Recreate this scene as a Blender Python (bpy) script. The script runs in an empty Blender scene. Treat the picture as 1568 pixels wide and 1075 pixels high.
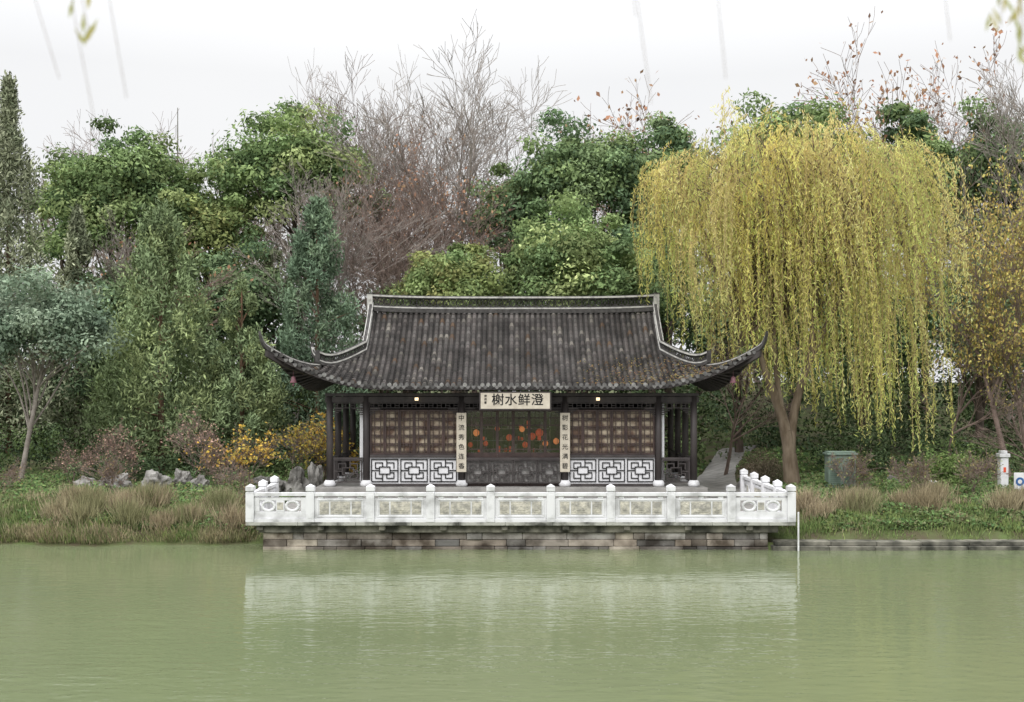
import bpy, math, random
import numpy as np
from mathutils import Vector
random.seed(7)
rs = np.random.RandomState(11)
scene = bpy.context.scene
COL = scene.collection

# ------------------------------------------------------------ materials
def nodes_of(m):
    m.use_nodes = True
    nt = m.node_tree
    nt.nodes.clear()
    return nt, nt.nodes, nt.links

def mat(name, c1, c2=None, scale=3.0, rough=0.8, bump=0.0, bscale=None, stretch=(1,1,1), spec=0.3, detail=6, attr=False, lo=0.35, hi=0.65):
    m = bpy.data.materials.new(name)
    nt, N, L = nodes_of(m)
    out = N.new('ShaderNodeOutputMaterial'); b = N.new('ShaderNodeBsdfPrincipled')
    L.new(b.outputs[0], out.inputs[0])
    b.inputs['Roughness'].default_value = rough
    b.inputs['Specular IOR Level'].default_value = spec
    if c2 is None: c2 = tuple(c*0.65 for c in c1)
    geo = N.new('ShaderNodeNewGeometry'); mp = N.new('ShaderNodeMapping')
    mp.inputs['Scale'].default_value = stretch
    L.new(geo.outputs['Position'], mp.inputs[0])
    n = N.new('ShaderNodeTexNoise'); n.inputs['Scale'].default_value = scale; n.inputs['Detail'].default_value = detail
    L.new(mp.outputs[0], n.inputs['Vector'])
    r = N.new('ShaderNodeValToRGB')
    r.color_ramp.elements[0].position = lo; r.color_ramp.elements[1].position = hi
    r.color_ramp.elements[0].color = (*c2, 1); r.color_ramp.elements[1].color = (*c1, 1)
    L.new(n.outputs[0], r.inputs[0])
    src = r.outputs[0]
    if attr:
        a = N.new('ShaderNodeAttribute'); a.attribute_name = 'Col'
        mx = N.new('ShaderNodeMix'); mx.data_type = 'RGBA'; mx.blend_type = 'MULTIPLY'
        mx.inputs[0].default_value = 1.0
        L.new(a.outputs['Color'], mx.inputs[6]); L.new(src, mx.inputs[7])
        src = mx.outputs[2]
    L.new(src, b.inputs['Base Color'])
    if bump > 0:
        n2 = N.new('ShaderNodeTexNoise'); n2.inputs['Scale'].default_value = bscale or scale*4; n2.inputs['Detail'].default_value = 5
        L.new(mp.outputs[0], n2.inputs['Vector'])
        bp = N.new('ShaderNodeBump'); bp.inputs['Strength'].default_value = bump; bp.inputs['Distance'].default_value = 0.03
        L.new(n2.outputs[0], bp.inputs['Height']); L.new(bp.outputs[0], b.inputs['Normal'])
    return m

def leaf_mat(name, transl=0.3, rough=0.55):
    m = bpy.data.materials.new(name)
    nt, N, L = nodes_of(m)
    out = N.new('ShaderNodeOutputMaterial'); b = N.new('ShaderNodeBsdfDiffuse')
    a = N.new('ShaderNodeAttribute'); a.attribute_name = 'Col'
    L.new(a.outputs['Color'], b.inputs['Color'])
    if transl:
        t = N.new('ShaderNodeBsdfTranslucent'); mx = N.new('ShaderNodeMixShader'); mx.inputs[0].default_value = transl
        L.new(a.outputs['Color'], t.inputs['Color'])
        L.new(b.outputs[0], mx.inputs[1]); L.new(t.outputs[0], mx.inputs[2]); L.new(mx.outputs[0], out.inputs[0])
    else: L.new(b.outputs[0], out.inputs[0])
    return m

def emis(name, col, s):
    m = bpy.data.materials.new(name)
    nt, N, L = nodes_of(m)
    out = N.new('ShaderNodeOutputMaterial'); b = N.new('ShaderNodeBsdfPrincipled')
    b.inputs['Base Color'].default_value = (*col, 1)
    b.inputs['Emission Color'].default_value = (*col, 1); b.inputs['Emission Strength'].default_value = s
    L.new(b.outputs[0], out.inputs[0])
    return m

M_leaf = leaf_mat('leaf', 0.25)
M_leafd = leaf_mat('needle', 0.0)
M_bark = mat('bark', (0.13, 0.10, 0.08), (0.07, 0.055, 0.045), 5, 0.9, 0.5, 18, (1, 1, .3))
M_barklt = mat('bark_pale', (0.36, 0.32, 0.285), (0.22, 0.19, 0.168), 3, 0.9)
M_willowbark = mat('willow_bark', (0.24, 0.19, 0.14), (0.12, 0.09, 0.06), 4, 0.9, 0.6, 14, (1, 1, .3))
M_wood = mat('dark_wood', (0.066, 0.056, 0.054), (0.036, 0.030, 0.030), 2.5, 0.55, 0.15, 20, (1, 1, .3), spec=.4)
M_redwood = mat('red_wood', (0.070, 0.043, 0.037), (0.040, 0.027, 0.025), 3, 0.5, spec=.4)
M_pane = mat('window_backing', (0.46, 0.39, 0.29), (0.13, 0.08, 0.055), 1.9, 0.5, lo=.4, hi=.62)
M_plaster = mat('white_plaster', (0.76, 0.76, 0.78), (0.62, 0.62, 0.63), 2.5, 0.85, lo=.3, hi=.6)
M_tile = mat('roof_tile', (0.98, 0.95, 0.93), (0.48, 0.46, 0.44), .8, 0.85, 0.3, 18, attr=True)
M_tileplain = mat('ridge_tile', (0.085, 0.08, 0.078), (0.045, 0.042, 0.04), 6, 0.85, .3)
M_ridgewhite = mat('ridge_lime', (0.50, 0.49, 0.46), (0.25, 0.24, 0.23), 5, 0.85, lo=.3, hi=.55)
M_marble = mat('marble', (0.72, 0.72, 0.735), (0.42, 0.42, 0.42), 1.6, 0.6, 0.2, 25, lo=.33, hi=.52)
M_cream = mat('carved_stone', (0.57, 0.54, 0.46), (0.30, 0.29, 0.26), 7, 0.75, 1.0, 16)
M_wall = mat('stone_block', (0.95, 0.92, 0.87), (0.20, 0.175, 0.15), 1.3, 0.9, 1.0, 9, attr=True, lo=.36, hi=.60)
M_edge = mat('edge_slab', (0.40, 0.40, 0.36), (0.07, 0.07, 0.06), 1.9, 0.85, 0.4, 14, lo=.38, hi=.56)
M_darkstone = mat('dark_stone', (0.23, 0.22, 0.18), (0.04, 0.04, 0.032), 2.0, 0.9, 0.6, 14)
M_pave = mat('paving', (0.33, 0.32, 0.30), (0.22, 0.21, 0.20), 2.0, 0.85, 0.2)
M_rock = mat('rock', (0.33, 0.32, 0.30), (0.10, 0.095, 0.086), 2.2, 0.9, 0.9, 7)
M_ink = mat('ink', (0.015, 0.015, 0.015), (0.01, 0.01, 0.01))
M_board = mat('sign_board', (0.60, 0.55, 0.45), (0.48, 0.43, 0.35), 4, 0.6)
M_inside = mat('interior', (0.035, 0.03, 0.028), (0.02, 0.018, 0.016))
M_red = emis('red_lantern', (0.55, 0.07, 0.03), 0.3)
M_orange = emis('orange_lantern', (0.8, 0.25, 0.08), 0.5)
M_warm = emis('warm_lamp', (1.0, 0.75, 0.45), 1.6)
M_green = mat('green_paint', (0.20, 0.27, 0.22), (0.15, 0.20, 0.165), 3, .6)
M_blue = mat('blue_paint', (0.03, 0.12, 0.32), (0.025, 0.10, 0.28), 3, .5)
M_whitep = mat('white_paint', (0.75, 0.75, 0.75), (0.6, 0.6, 0.6), 3, .5)
M_bell = mat('bell', (0.30, 0.14, 0.17), (0.2, 0.1, 0.12), 8, .5)

mg = bpy.data.materials.new('window_glass'); nt, N, L = nodes_of(mg)
o = N.new('ShaderNodeOutputMaterial'); tr = N.new('ShaderNodeBsdfTransparent'); gl = N.new('ShaderNodeBsdfGlossy'); gl.inputs['Roughness'].default_value = .05
mx = N.new('ShaderNodeMixShader'); mx.inputs[0].default_value = .12
L.new(tr.outputs[0], mx.inputs[1]); L.new(gl.outputs[0], mx.inputs[2]); L.new(mx.outputs[0], o.inputs[0]); M_glass = mg

# ------------------------------------------------------------ mesh helpers
def add_obj(name, me, parent=None, m=None):
    ob = bpy.data.objects.new(name, me); COL.objects.link(ob)
    if parent is not None: ob.parent = parent
    if m is not None: me.materials.append(m)
    return ob

def group(name):
    e = bpy.data.objects.new(name, None); COL.objects.link(e); e.empty_display_size = .3
    return e

def np_mesh(name, V, F, col=None):
    me = bpy.data.meshes.new(name)
    V = np.ascontiguousarray(V, dtype=np.float32); F = np.ascontiguousarray(F, dtype=np.int32)
    m, k = F.shape
    me.vertices.add(len(V)); me.vertices.foreach_set('co', V.ravel())
    me.loops.add(m*k); me.loops.foreach_set('vertex_index', F.ravel())
    me.polygons.add(m); me.polygons.foreach_set('loop_start', np.arange(0, m*k, k, dtype=np.int32))
    try: me.polygons.foreach_set('loop_total', np.full(m, k, dtype=np.int32))
    except Exception: pass
    me.update(calc_edges=True)
    if col is not None:
        a = me.attributes.new('Col', 'FLOAT_COLOR', 'POINT')
        c4 = np.ones((len(V), 4), dtype=np.float32); c4[:, :3] = col
        a.data.foreach_set('color', c4.ravel())
    return me

class MB:
    def __init__(s): s.v = []; s.f = []; s.c = []
    def box(s, x0, x1, y0, y1, z0, z1, col=(1, 1, 1)):
        n = len(s.v)
        s.v += [(x0,y0,z0),(x1,y0,z0),(x1,y1,z0),(x0,y1,z0),(x0,y0,z1),(x1,y0,z1),(x1,y1,z1),(x0,y1,z1)]
        s.c += [col]*8
        for q in ((3,2,1,0),(4,5,6,7),(0,1,5,4),(1,2,6,5),(2,3,7,6),(3,0,4,7)): s.f.append(tuple(n+i for i in q))
    def add(s, vs, fs, col=(1,1,1)):
        n = len(s.v); s.v += list(vs); s.c += [col]*len(vs)
        for f in fs: s.f.append(tuple(n+i for i in f))
    def cyl(s, x, y, prof, seg=16, col=(1,1,1)):
        vs = []; fs = []
        for r, z in prof:
            for k in range(seg):
                a = 2*math.pi*k/seg; vs.append((x+r*math.cos(a), y+r*math.sin(a), z))
        for j in range(len(prof)-1):
            for k in range(seg):
                k2 = (k+1) % seg; fs.append((j*seg+k, j*seg+k2, (j+1)*seg+k2, (j+1)*seg+k))
        fs.append(tuple(range(seg))[::-1]); fs.append(tuple((len(prof)-1)*seg+k for k in range(seg)))
        s.add(vs, fs, col)
    def sweep(s, pts, w, h0, h1, col=(1,1,1)):
        pts = [Vector(p) for p in pts]; vs = []; fs = []
        for i, p in enumerate(pts):
            d = (pts[min(i+1, len(pts)-1)]-pts[max(i-1, 0)]); d.z = 0
            if d.length < 1e-6: d = Vector((1,0,0))
            d.normalize(); n = Vector((-d.y, d.x, 0))*(w/2)
            for q in (p-n+Vector((0,0,h0)), p+n+Vector((0,0,h0)), p+n+Vector((0,0,h1)), p-n+Vector((0,0,h1))): vs.append(tuple(q))
        for i in range(len(pts)-1):
            a = i*4; b = a+4
            for k in range(4):
                k2 = (k+1) % 4; fs.append((a+k, a+k2, b+k2, b+k))
        e = (len(pts)-1)*4
        fs += [(3,2,1,0), (e,e+1,e+2,e+3)]
        s.add(vs, fs, col)
    def build(s, name, m, parent=None, bevel=0, smooth=False):
        me = bpy.data.meshes.new(name); me.from_pydata(s.v, [], s.f); me.update()
        a = me.attributes.new('Col', 'FLOAT_COLOR', 'POINT')
        c4 = np.ones((len(s.v), 4), dtype=np.float32); c4[:, :3] = np.array(s.c)
        a.data.foreach_set('color', c4.ravel())
        ob = add_obj(name, me, parent, m)
        if smooth: me.polygons.foreach_set('use_smooth', [True]*len(me.polygons))
        if bevel:
            b = ob.modifiers.new('bevel', 'BEVEL'); b.width = bevel; b.segments = 2; b.limit_method = 'ANGLE'
        return ob

def segs_mesh(name, segs, sides=4, m=None, parent=None, flat=False):
    S = np.array(segs, dtype=np.float64)
    P0 = S[:, 0:3]; P1 = S[:, 3:6]; r0 = S[:, 6]; r1 = S[:, 7]
    D = P1-P0; D /= np.maximum(np.linalg.norm(D, axis=1, keepdims=True), 1e-9)
    ref = np.where(np.abs(D[:, 2:3]) > .9, np.array([[1., 0, 0]]), np.array([[0, 0, 1.]]))
    A = np.cross(D, ref); A /= np.linalg.norm(A, axis=1, keepdims=True); B = np.cross(D, A)
    n = len(S); V = np.zeros((n, sides*2, 3))
    for k in range(sides):
        a = 2*math.pi*k/sides + math.pi/4
        o = A*math.cos(a)+B*math.sin(a)
        V[:, k] = P0+o*r0[:, None]; V[:, sides+k] = P1+o*r1[:, None]
    F = np.zeros((n, sides, 4), dtype=np.int64); base = np.arange(n)*sides*2
    for k in range(sides):
        k2 = (k+1) % sides
        F[:, k] = np.stack([base+k, base+k2, base+sides+k2, base+sides+k], 1)
    me = np_mesh(name, V.reshape(-1, 3), F.reshape(-1, 4))
    if not flat: me.polygons.foreach_set('use_smooth', np.ones(n*sides, dtype=bool))
    return add_obj(name, me, parent, m)

def unit(a): return a/np.maximum(np.linalg.norm(a, axis=1, keepdims=True), 1e-9)
def rdir(n): return unit(rs.normal(size=(n, 3)))

def leaves_mesh(name, C, Nn, U, Ln, W, col, parent=None, m=None):
    n = len(C); U = unit(U); S = unit(np.cross(Nn, U)+1e-6)
    Ln = np.broadcast_to(Ln, (n,))[:, None]; W = np.broadcast_to(W, (n,))[:, None]
    V = np.stack([C-U*Ln/2, C+S*W/2+U*Ln*.08, C+U*Ln/2, C-S*W/2+U*Ln*.08], 1).reshape(-1, 3)
    F = np.arange(n*4).reshape(n, 4)
    me = np_mesh(name, V, F, np.repeat(np.clip(col, 0.005, .85), 4, axis=0))
    return add_obj(name, me, parent, m or M_leaf)

def pal(palette, n):
    P = np.array(palette); i = rs.randint(0, len(P), n); j = rs.randint(0, len(P), n); t = rs.rand(n, 1)
    return P[i]*(1-t)+P[j]*t

def clump_leaves(name, cen, rad, per, palette, size, parent=None, aspect=.5, up=.35, var=.3, inner=.45, updir=0.0, m=None):
    k = len(cen); cen = np.array(cen); rad = np.array(rad)
    idx = np.repeat(np.arange(k), per); n = len(idx)
    d = rdir(n); rr = inner+(1-inner)*rs.rand(n)**.6
    rr *= (1+.18*rs.normal(size=n))
    C = cen[idx]+d*rad[idx]*rr[:, None]
    Nn = unit(d+rs.normal(size=(n, 3))*.55+np.array([0, 0, up]))
    U = np.cross(Nn, rdir(n))
    if updir: U = unit(U)+d*updir*.6+np.array([0, 0, updir])
    cc = pal(palette, k)[idx]*(1+var*rs.normal(size=(k, 1))*.6)[idx]*(1+var*rs.normal(size=(n, 1))*.7)
    L_ = size*(.6+.8*rs.rand(n))
    return leaves_mesh(name, C, Nn, U, L_, L_*aspect, cc, parent, m)

# ------------------------------------------------------------ terrain
def sstep(a, b, x):
    t = np.clip((x-a)/(b-a), 0, 1); return t*t*(3-2*t)
def shoreY(x):
    return np.where(x < 0, 37.5+.2*np.sin(x*.55)+.2*np.sin(x*1.4)+.1*np.sin(x*3.3), 36.55)
def T(x, y):
    x = np.asarray(x, float); y = np.asarray(y, float)
    near = sstep(9.3, 11.5, np.abs(x))
    lvl = .83+.37*near
    nz = .08*np.sin(x*.7+1)*np.cos(y*.6)+.05*np.sin(x*1.9+y*1.3)
    a = y-shoreY(x)
    rise = lvl*(1-np.exp(-np.maximum(a, 0)/1.6))
    rise = np.where(x > 0, np.maximum(rise, .2), rise)
    under = np.maximum(-1.2, a*.5)
    z = np.where(a < 0, under, rise+nz*near*sstep(0, 2, a))
    hill = 4.2*sstep(56, 92, y)+.5*sstep(48, 60, y)*sstep(9, 14, np.abs(x))
    z = z+hill
    bank = 3.5-np.clip((y-2)/10, 0, 1)*4.7
    z = np.where(y < 13, np.maximum(bank, -1.2), z)
    return z

xs = np.unique(np.concatenate([np.linspace(-500, -45, 20), np.arange(-45, 45.1, .5), np.linspace(45, 500, 20)]))
ys = np.unique(np.concatenate([np.linspace(-120, 0, 8), np.arange(0, 30, 1.5), np.arange(30, 62, .3), np.arange(62, 100, 2), np.linspace(100, 900, 20)]))
X, Y = np.meshgrid(xs, ys); Z = T(X, Y)
V = np.stack([X, Y, Z], -1).reshape(-1, 3); nx = len(xs); ny = len(ys)
ii = np.arange(nx-1)[None, :]+np.arange(ny-1)[:, None]*nx; ii = ii.ravel()
F = np.stack([ii, ii+1, ii+1+nx, ii+nx], 1)
me = np_mesh('ground', V, F); me.polygons.foreach_set('use_smooth', np.ones(len(F), dtype=bool))
M_ground = mat('ground_soil', (0.09, 0.125, 0.04), (0.08, 0.065, 0.04), 1.2, .95, 0.8, 9)
add_obj('ground', me, None, M_ground)

# water
m = bpy.data.materials.new('water'); nt, N, L = nodes_of(m)
o = N.new('ShaderNodeOutputMaterial'); b = N.new('ShaderNodeBsdfPrincipled'); L.new(b.outputs[0], o.inputs[0])
b.inputs['Roughness'].default_value = .03; b.inputs['IOR'].default_value = 1.36
geo = N.new('ShaderNodeNewGeometry')
def nz(sc, st, det=3, rot=0):
    mp = N.new('ShaderNodeMapping'); mp.inputs['Scale'].default_value = st; mp.inputs['Rotation'].default_value = (0, 0, rot); L.new(geo.outputs['Position'], mp.inputs[0])
    n = N.new('ShaderNodeTexNoise'); n.inputs['Scale'].default_value = sc; n.inputs['Detail'].default_value = det
    L.new(mp.outputs[0], n.inputs['Vector']); return n
n1 = nz(1.0, (1.9, 4.2, 1), 3, .12); n2 = nz(1.0, (.5, 1.3, 1), 2, -.1); n3 = nz(.05, (1, 1, 1), 2); n4 = nz(.10, (.4, 1.8, 1), 3)
ad = N.new('ShaderNodeMath'); ad.operation = 'MULTIPLY_ADD'; ad.inputs[1].default_value = .8
L.new(n2.outputs[0], ad.inputs[0]); L.new(n1.outputs[0], ad.inputs[2])
mr = N.new('ShaderNodeMapRange'); mr.inputs[1].default_value = .35; mr.inputs[2].default_value = .65; mr.inputs[3].default_value = .45; mr.inputs[4].default_value = 1.45
L.new(n4.outputs[0], mr.inputs[0]); mu = N.new('ShaderNodeMath'); mu.operation = 'MULTIPLY'; L.new(ad.outputs[0], mu.inputs[0]); L.new(mr.outputs[0], mu.inputs[1])
bp = N.new('ShaderNodeBump'); bp.inputs['Strength'].default_value = 1.0; bp.inputs['Distance'].default_value = .017
L.new(mu.outputs[0], bp.inputs['Height']); L.new(bp.outputs[0], b.inputs['Normal'])
r = N.new('ShaderNodeValToRGB'); r.color_ramp.elements[0].position = .35; r.color_ramp.elements[1].position = .65
r.color_ramp.elements[0].color = (.140, .168, .090, 1); r.color_ramp.elements[1].color = (.170, .195, .105, 1)
L.new(n3.outputs[0], r.inputs[0]); L.new(r.outputs[0], b.inputs['Base Color'])
wm = MB(); wm.add([(-500, 3, 0), (500, 3, 0), (500, 45, 0), (-500, 45, 0)], [(0, 1, 2, 3)]); wm.build('water', m)

# ------------------------------------------------------------ terrace
TZ = .92; TX0, TX1, TY0, TY1 = -8.55, 9.12, 36.3, 45.0
ter = group('stone_terrace')
b = MB(); x = TX0-.13
while x < TX1+.13:
    xe = min(x+random.uniform(1.5, 2.1), TX1+.13); b.box(x, xe-.008, TY0-.13+random.uniform(0, .012), 44.55, TZ-.11, TZ); x = xe
b.build('edge_slab', M_edge, ter, .012)
b = MB(); b.box(TX0+.25, TX1-.4, TY0+.04, 44.5, TZ-.36, TZ-.112); b.build('support_beam', M_darkstone, ter, .02)
bb = MB(); x = TX0+.2
while x < TX1-.4:
    bb.box(x, x+.22, TY0-.06, TY0+.035, TZ-.28, TZ-.114); x += 2.0
bb.build('corbels', M_darkstone, ter, .02)
bw = MB(); x0, x1 = TX0+.38, TX1-.72
for (za, zb, off) in ((-.5, .10, -.05), (.105, .32, -.01), (.325, .555, .0)):
    x = x0
    while x < x1:
        w = random.uniform(.35, 1.6); xe = min(x+w, x1)
        g = random.uniform(.15, .42)*(.7 if zb < .2 else 1); t = random.random()
        c = (g*(1+.16*t), g*(1+.02*t), g*(1-.12*t))
        if random.random() < .12: c = (.5, .46, .40)
        j = random.uniform(-.04, .03)
        bw.box(x+.005, xe-.005, TY0+.14+off+j, 44, za, zb+random.uniform(-.015, 0), c); x = xe
bw.build('retaining_wall', M_wall, ter, .02)
b = MB(); nxp = 18; nyp = 9
for i in range(nxp):
    for j in range(nyp):
        xa = TX0+(TX1-TX0)*i/nxp; xb = TX0+(TX1-TX0)*(i+1)/nxp; ya = TY0+.2+8.0*j/nyp; yb = TY0+.2+8.0*(j+1)/nyp
        b.box(xa+.005, xb-.005, ya+.005, yb-.005, TZ+.002, TZ+.02)
b.build('paving_slabs', M_pave, ter)

# balustrade
bal = group('stone_balustrade')
P = MB(); PN = MB(); IN = MB(); PK = MB()
def post(x, y, h=1.22, w=.135):
    P.box(x-w, x+w, y-w, y+w, TZ, TZ+.98)
    P.box(x-w*.75, x+w*.75, y-w*.75, y+w*.75, TZ+.98, TZ+1.01)
    P.box(x-w*1.02, x+w*1.02, y-w*1.02, y+w*1.02, TZ+1.01, TZ+1.17)
    n = w*.9
    P.add([(x-n,y-n,TZ+1.17),(x+n,y-n,TZ+1.17),(x+n,y+n,TZ+1.17),(x-n,y+n,TZ+1.17),(x,y,TZ+h+.03)], [(0,1,4),(1,2,4),(2,3,4),(3,0,4)])
    PN.box(x-w*.6, x+w*.6, y-w-.006, y-w+.01, TZ+.12, TZ+.9)
def span(ax, a, b_, c, pierced=False):
    def bx(mb, u0, u1, t, z0, z1, o=0):
        if ax == 'x': mb.box(u0, u1, c-t+o, c+t+o, TZ+z0, TZ+z1)
        else: mb.box(c-t+o, c+t+o, u0, u1, TZ+z0, TZ+z1)
    bx(PN, a, b_, .10, 0, .11)
    bx(PN, a, b_, .09, .85, .96)
    w = b_-a
    if not pierced:
        bx(PN, a, b_, .045, .111, .77)
        for sgn in (-1, 1):
            for (u0, u1, z0, z1) in ((.05, .95, .70, .755), (.05, .95, .16, .21), (.05, .08, .21, .70), (.92, .95, .21, .70)):
                bx(PN, a+u0*w, a+u1*w, .012, z0, z1, sgn*.056)
            for (u0, u1) in ((.10, .28), (.31, .69), (.72, .90)):
                bx(IN, a+u0*w, a+u1*w, .008, .25, .67, sgn*.050)
                m_ = (u0+u1)/2; hw = (u1-u0)/2
                bx(IN, a+(m_-hw*.75)*w, a+(m_+hw*.75)*w, .012, .32, .60, sgn*.055)
                bx(IN, a+(m_-hw*.4)*w, a+(m_+hw*.4)*w, .012, .38, .54, sgn*.066)
        for q in (.12, .5, .88): bx(PN, a+(q-.05)*w, a+(q+.05)*w, .05, .77, .85)
    else:
        bx(PN, a, b_, .045, .111, .34)
        bx(PN, a, a+.10*w, .045, .34, .80); bx(PN, b_-.10*w, b_, .045, .34, .80)
        bx(PN, a+.10*w, b_-.10*w, .045, .70, .80)
        bx(PN, a+.42*w, a+.58*w, .05, .34, .70)
        bx(IN, a+.44*w, a+.56*w, .06, .40, .64)
        for q in (.27, .73):
            cx = a+q*w
            for k in range(12):
                t0 = 2*math.pi*k/12; t1 = 2*math.pi*(k+1)/12
                r1 = .16; p0 = (cx+r1*1.3*math.cos(t0), TZ+.52+r1*math.sin(t0)); p1 = (cx+r1*1.3*math.cos(t1), TZ+.52+r1*math.sin(t1))
                if ax == 'x': RS.append((p0[0], c, p0[1], p1[0], c, p1[1], .055, .055))
                else: RS.append((c, p0[0], p0[1], c, p1[0], p1[1], .055, .055))
RS = []
px = [TX0+(TX1-TX0)*i/9 for i in range(10)]
for x in px: post(x, TY0)
for i in range(9): span('x', px[i]+.135, px[i+1]-.135, TY0, pierced=(i in (0, 8)))
for i in range(1, 5):
    post(TX1, TY0+1.84*i)
    span('y', TY0+1.84*(i-1)+.135, TY0+1.84*i-.135, TX1, pierced=(i % 2 == 0))
for i in range(1, 3):
    post(TX0, TY0+1.84*i)
    span('y', TY0+1.84*(i-1)+.135, TY0+1.84*i-.135, TX0, pierced=True)
P.build('posts', M_marble, bal, .015); PN.build('panels', M_marble, bal, .008); IN.build('carved_inserts', M_cream, bal, .004)
segs_mesh('scroll_rings', RS, 6, M_marble, bal)

g = MB(); g.cyl(9.3, 36.05, [(.03, -.8), (.03, 1.25), (.02, 1.27)], 10); g.build('mooring_pole', M_whitep)

q = group('stone_quay')
bk = MB(); x = 8.5
while x < 60:
    w = random.uniform(1.4, 2.2); dz = random.uniform(-.012, .012); dy = random.uniform(-.03, .03)+(x-8.5)*.012
    bk.box(x, x+w-.02, 36.15+dy, 36.75+dy, -.6, .13+dz); bk.box(x+.1, x+w+.08, 36.3+dy, 36.85+dy, .135+dz, .27+dz); x += w
bk.build('kerb_blocks', M_darkstone, q, .02)

def path_x(y):
    k = y-44.6; return 7.9+.012*k*k
yy_ = np.linspace(44.6, 63, 47); pv = []; pf = []
for i, y0 in enumerate(yy_):
    for wv in (0, .95, 1.9):
        x_ = float(path_x(y0))+wv; zt = max(.95, float(T(x_, y0))+.06); pv.append((x_, y0, zt))
    pv.append((float(path_x(y0))+1.9, y0, .4)); pv.append((float(path_x(y0)), y0, .4))
for i in range(len(yy_)-1):
    a = i*5; c_ = a+5
    pf += [(a, a+1, c_+1, c_), (a+1, a+2, c_+2, c_+1), (a+2, a+3, c_+3, c_+2), (a+4, a, c_, c_+4)]
pm = MB(); pm.add(pv, pf); pm.build('stone_path', M_pave)

# ------------------------------------------------------------ pavilion
pav = group('waterside_pavilion')
CX, CY = .05, 48.5
FZ = 1.32
b = MB(); b.box(CX-8.0, CX+7.82, 44.58, 52.4, .6, FZ); b.box(CX-2.4, CX+2.4, 44.2, 44.575, .6, 1.12); b.build('platform', M_pave, pav, .02)
colx = [-7.42, -5.93, -2.05, 2.15, 5.96, 7.40]
c = MB(); cb = MB()
for yy in (45.2, 51.8):
    for x in colx:
        c.cyl(x, yy, [(.14, FZ+.2), (.135, 5.0)], 16)
        cb.cyl(x, yy, [(.20, FZ), (.24, FZ+.05), (.25, FZ+.12), (.22, FZ+.2), (.17, FZ+.26)], 18)
for x in (-7.42, 7.40):
    for yy in (47.4, 49.6):
        c.cyl(x, yy, [(.14, FZ+.2), (.135, 5.0)], 16); cb.cyl(x, yy, [(.20, FZ), (.25, FZ+.1), (.17, FZ+.26)], 18)
c.build('columns', M_wood, pav, 0, True); cb.build('column_bases', M_marble, pav, 0, True)

w = MB()
for yy in (45.2, 51.8):
    w.box(-7.6, 7.6, yy-.09, yy+.09, 4.74, 4.98)
    w.box(-7.6, 7.6, yy-.12, yy+.12, 5.0, 5.12)
for x in (-7.42, 7.40, -5.93, 5.96):
    w.box(x-.09, x+.09, 45.3, 51.7, 4.72, 4.97)
w.build('beams', M_wood, pav, .01)

fr = MB()
for i in range(5):
    a, e = colx[i]+.14, colx[i+1]-.14
    fr.box(a, e, 45.17, 45.23, 4.69, 4.735); fr.box(a, e, 45.17, 45.23, 4.50, 4.535)
    n = max(3, int((e-a)/.17))
    for k in range(n+1):
        x = a+(e-a)*k/n
        fr.box(x-.012, x+.012, 45.18, 45.22, 4.535, 4.69)
        if k < n and k % 2 == 0: fr.box(x+.012, x+(e-a)/n-.012, 45.185, 45.215, 4.60, 4.625)
    for sgn, xx in ((1, a), (-1, e)):
        for s_ in range(4):
            l = .42-.1*s_; x0_, x1_ = sorted((xx, xx+sgn*l)); fr.box(x0_, x1_, 45.18, 45.22, 4.46-.075*s_, 4.495-.075*s_)
fr.build('frieze_lattice', M_wood, pav)

FRET = [(.15,.85,.42,.85),(.42,.85,.42,.66),(.15,.85,.15,.6),(.0,.5,.3,.5),(.15,.15,.42,.15),(.42,.0,.42,.34) ,(.15,.15,.15,.4),
        (.58,.85,.85,.85),(.58,1.0,.58,.66),(.85,.85,.85,.6),(.7,.5,1.0,.5),(.58,.15,.85,.15),(.58,.15,.58,.34),(.85,.15,.85,.4),
        (.3,.34,.7,.34),(.3,.66,.7,.66),(.3,.34,.3,.66),(.7,.34,.7,.66),(.15,.6,.3,.6),(.7,.4,.85,.4)]
def fret(mb, x0, x1, z0, z1, y, t=.022, d=.02):
    def seg(a, b_, c_, e_):
        xa, xb = sorted((x0+(x1-x0)*a, x0+(x1-x0)*c_)); za, zb = sorted((z0+(z1-z0)*b_, z0+(z1-z0)*e_))
        k = random.uniform(0, .002)
        mb.box(xa-t, xb+t, y-d-k, y+d+k, za-t, zb+t)
    for s_ in FRET: seg(*s_)
    mb.box(x0-t, x1+t, y-d-.006, y+d+.006, z0-t, z0+t); mb.box(x0-t, x1+t, y-d-.006, y+d+.006, z1-t, z1+t)
    mb.box(x0-t, x0+t, y-d-.004, y+d+.004, z0+t, z1-t); mb.box(x1-t, x1+t, y-d-.004, y+d+.004, z0+t, z1-t)

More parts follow.
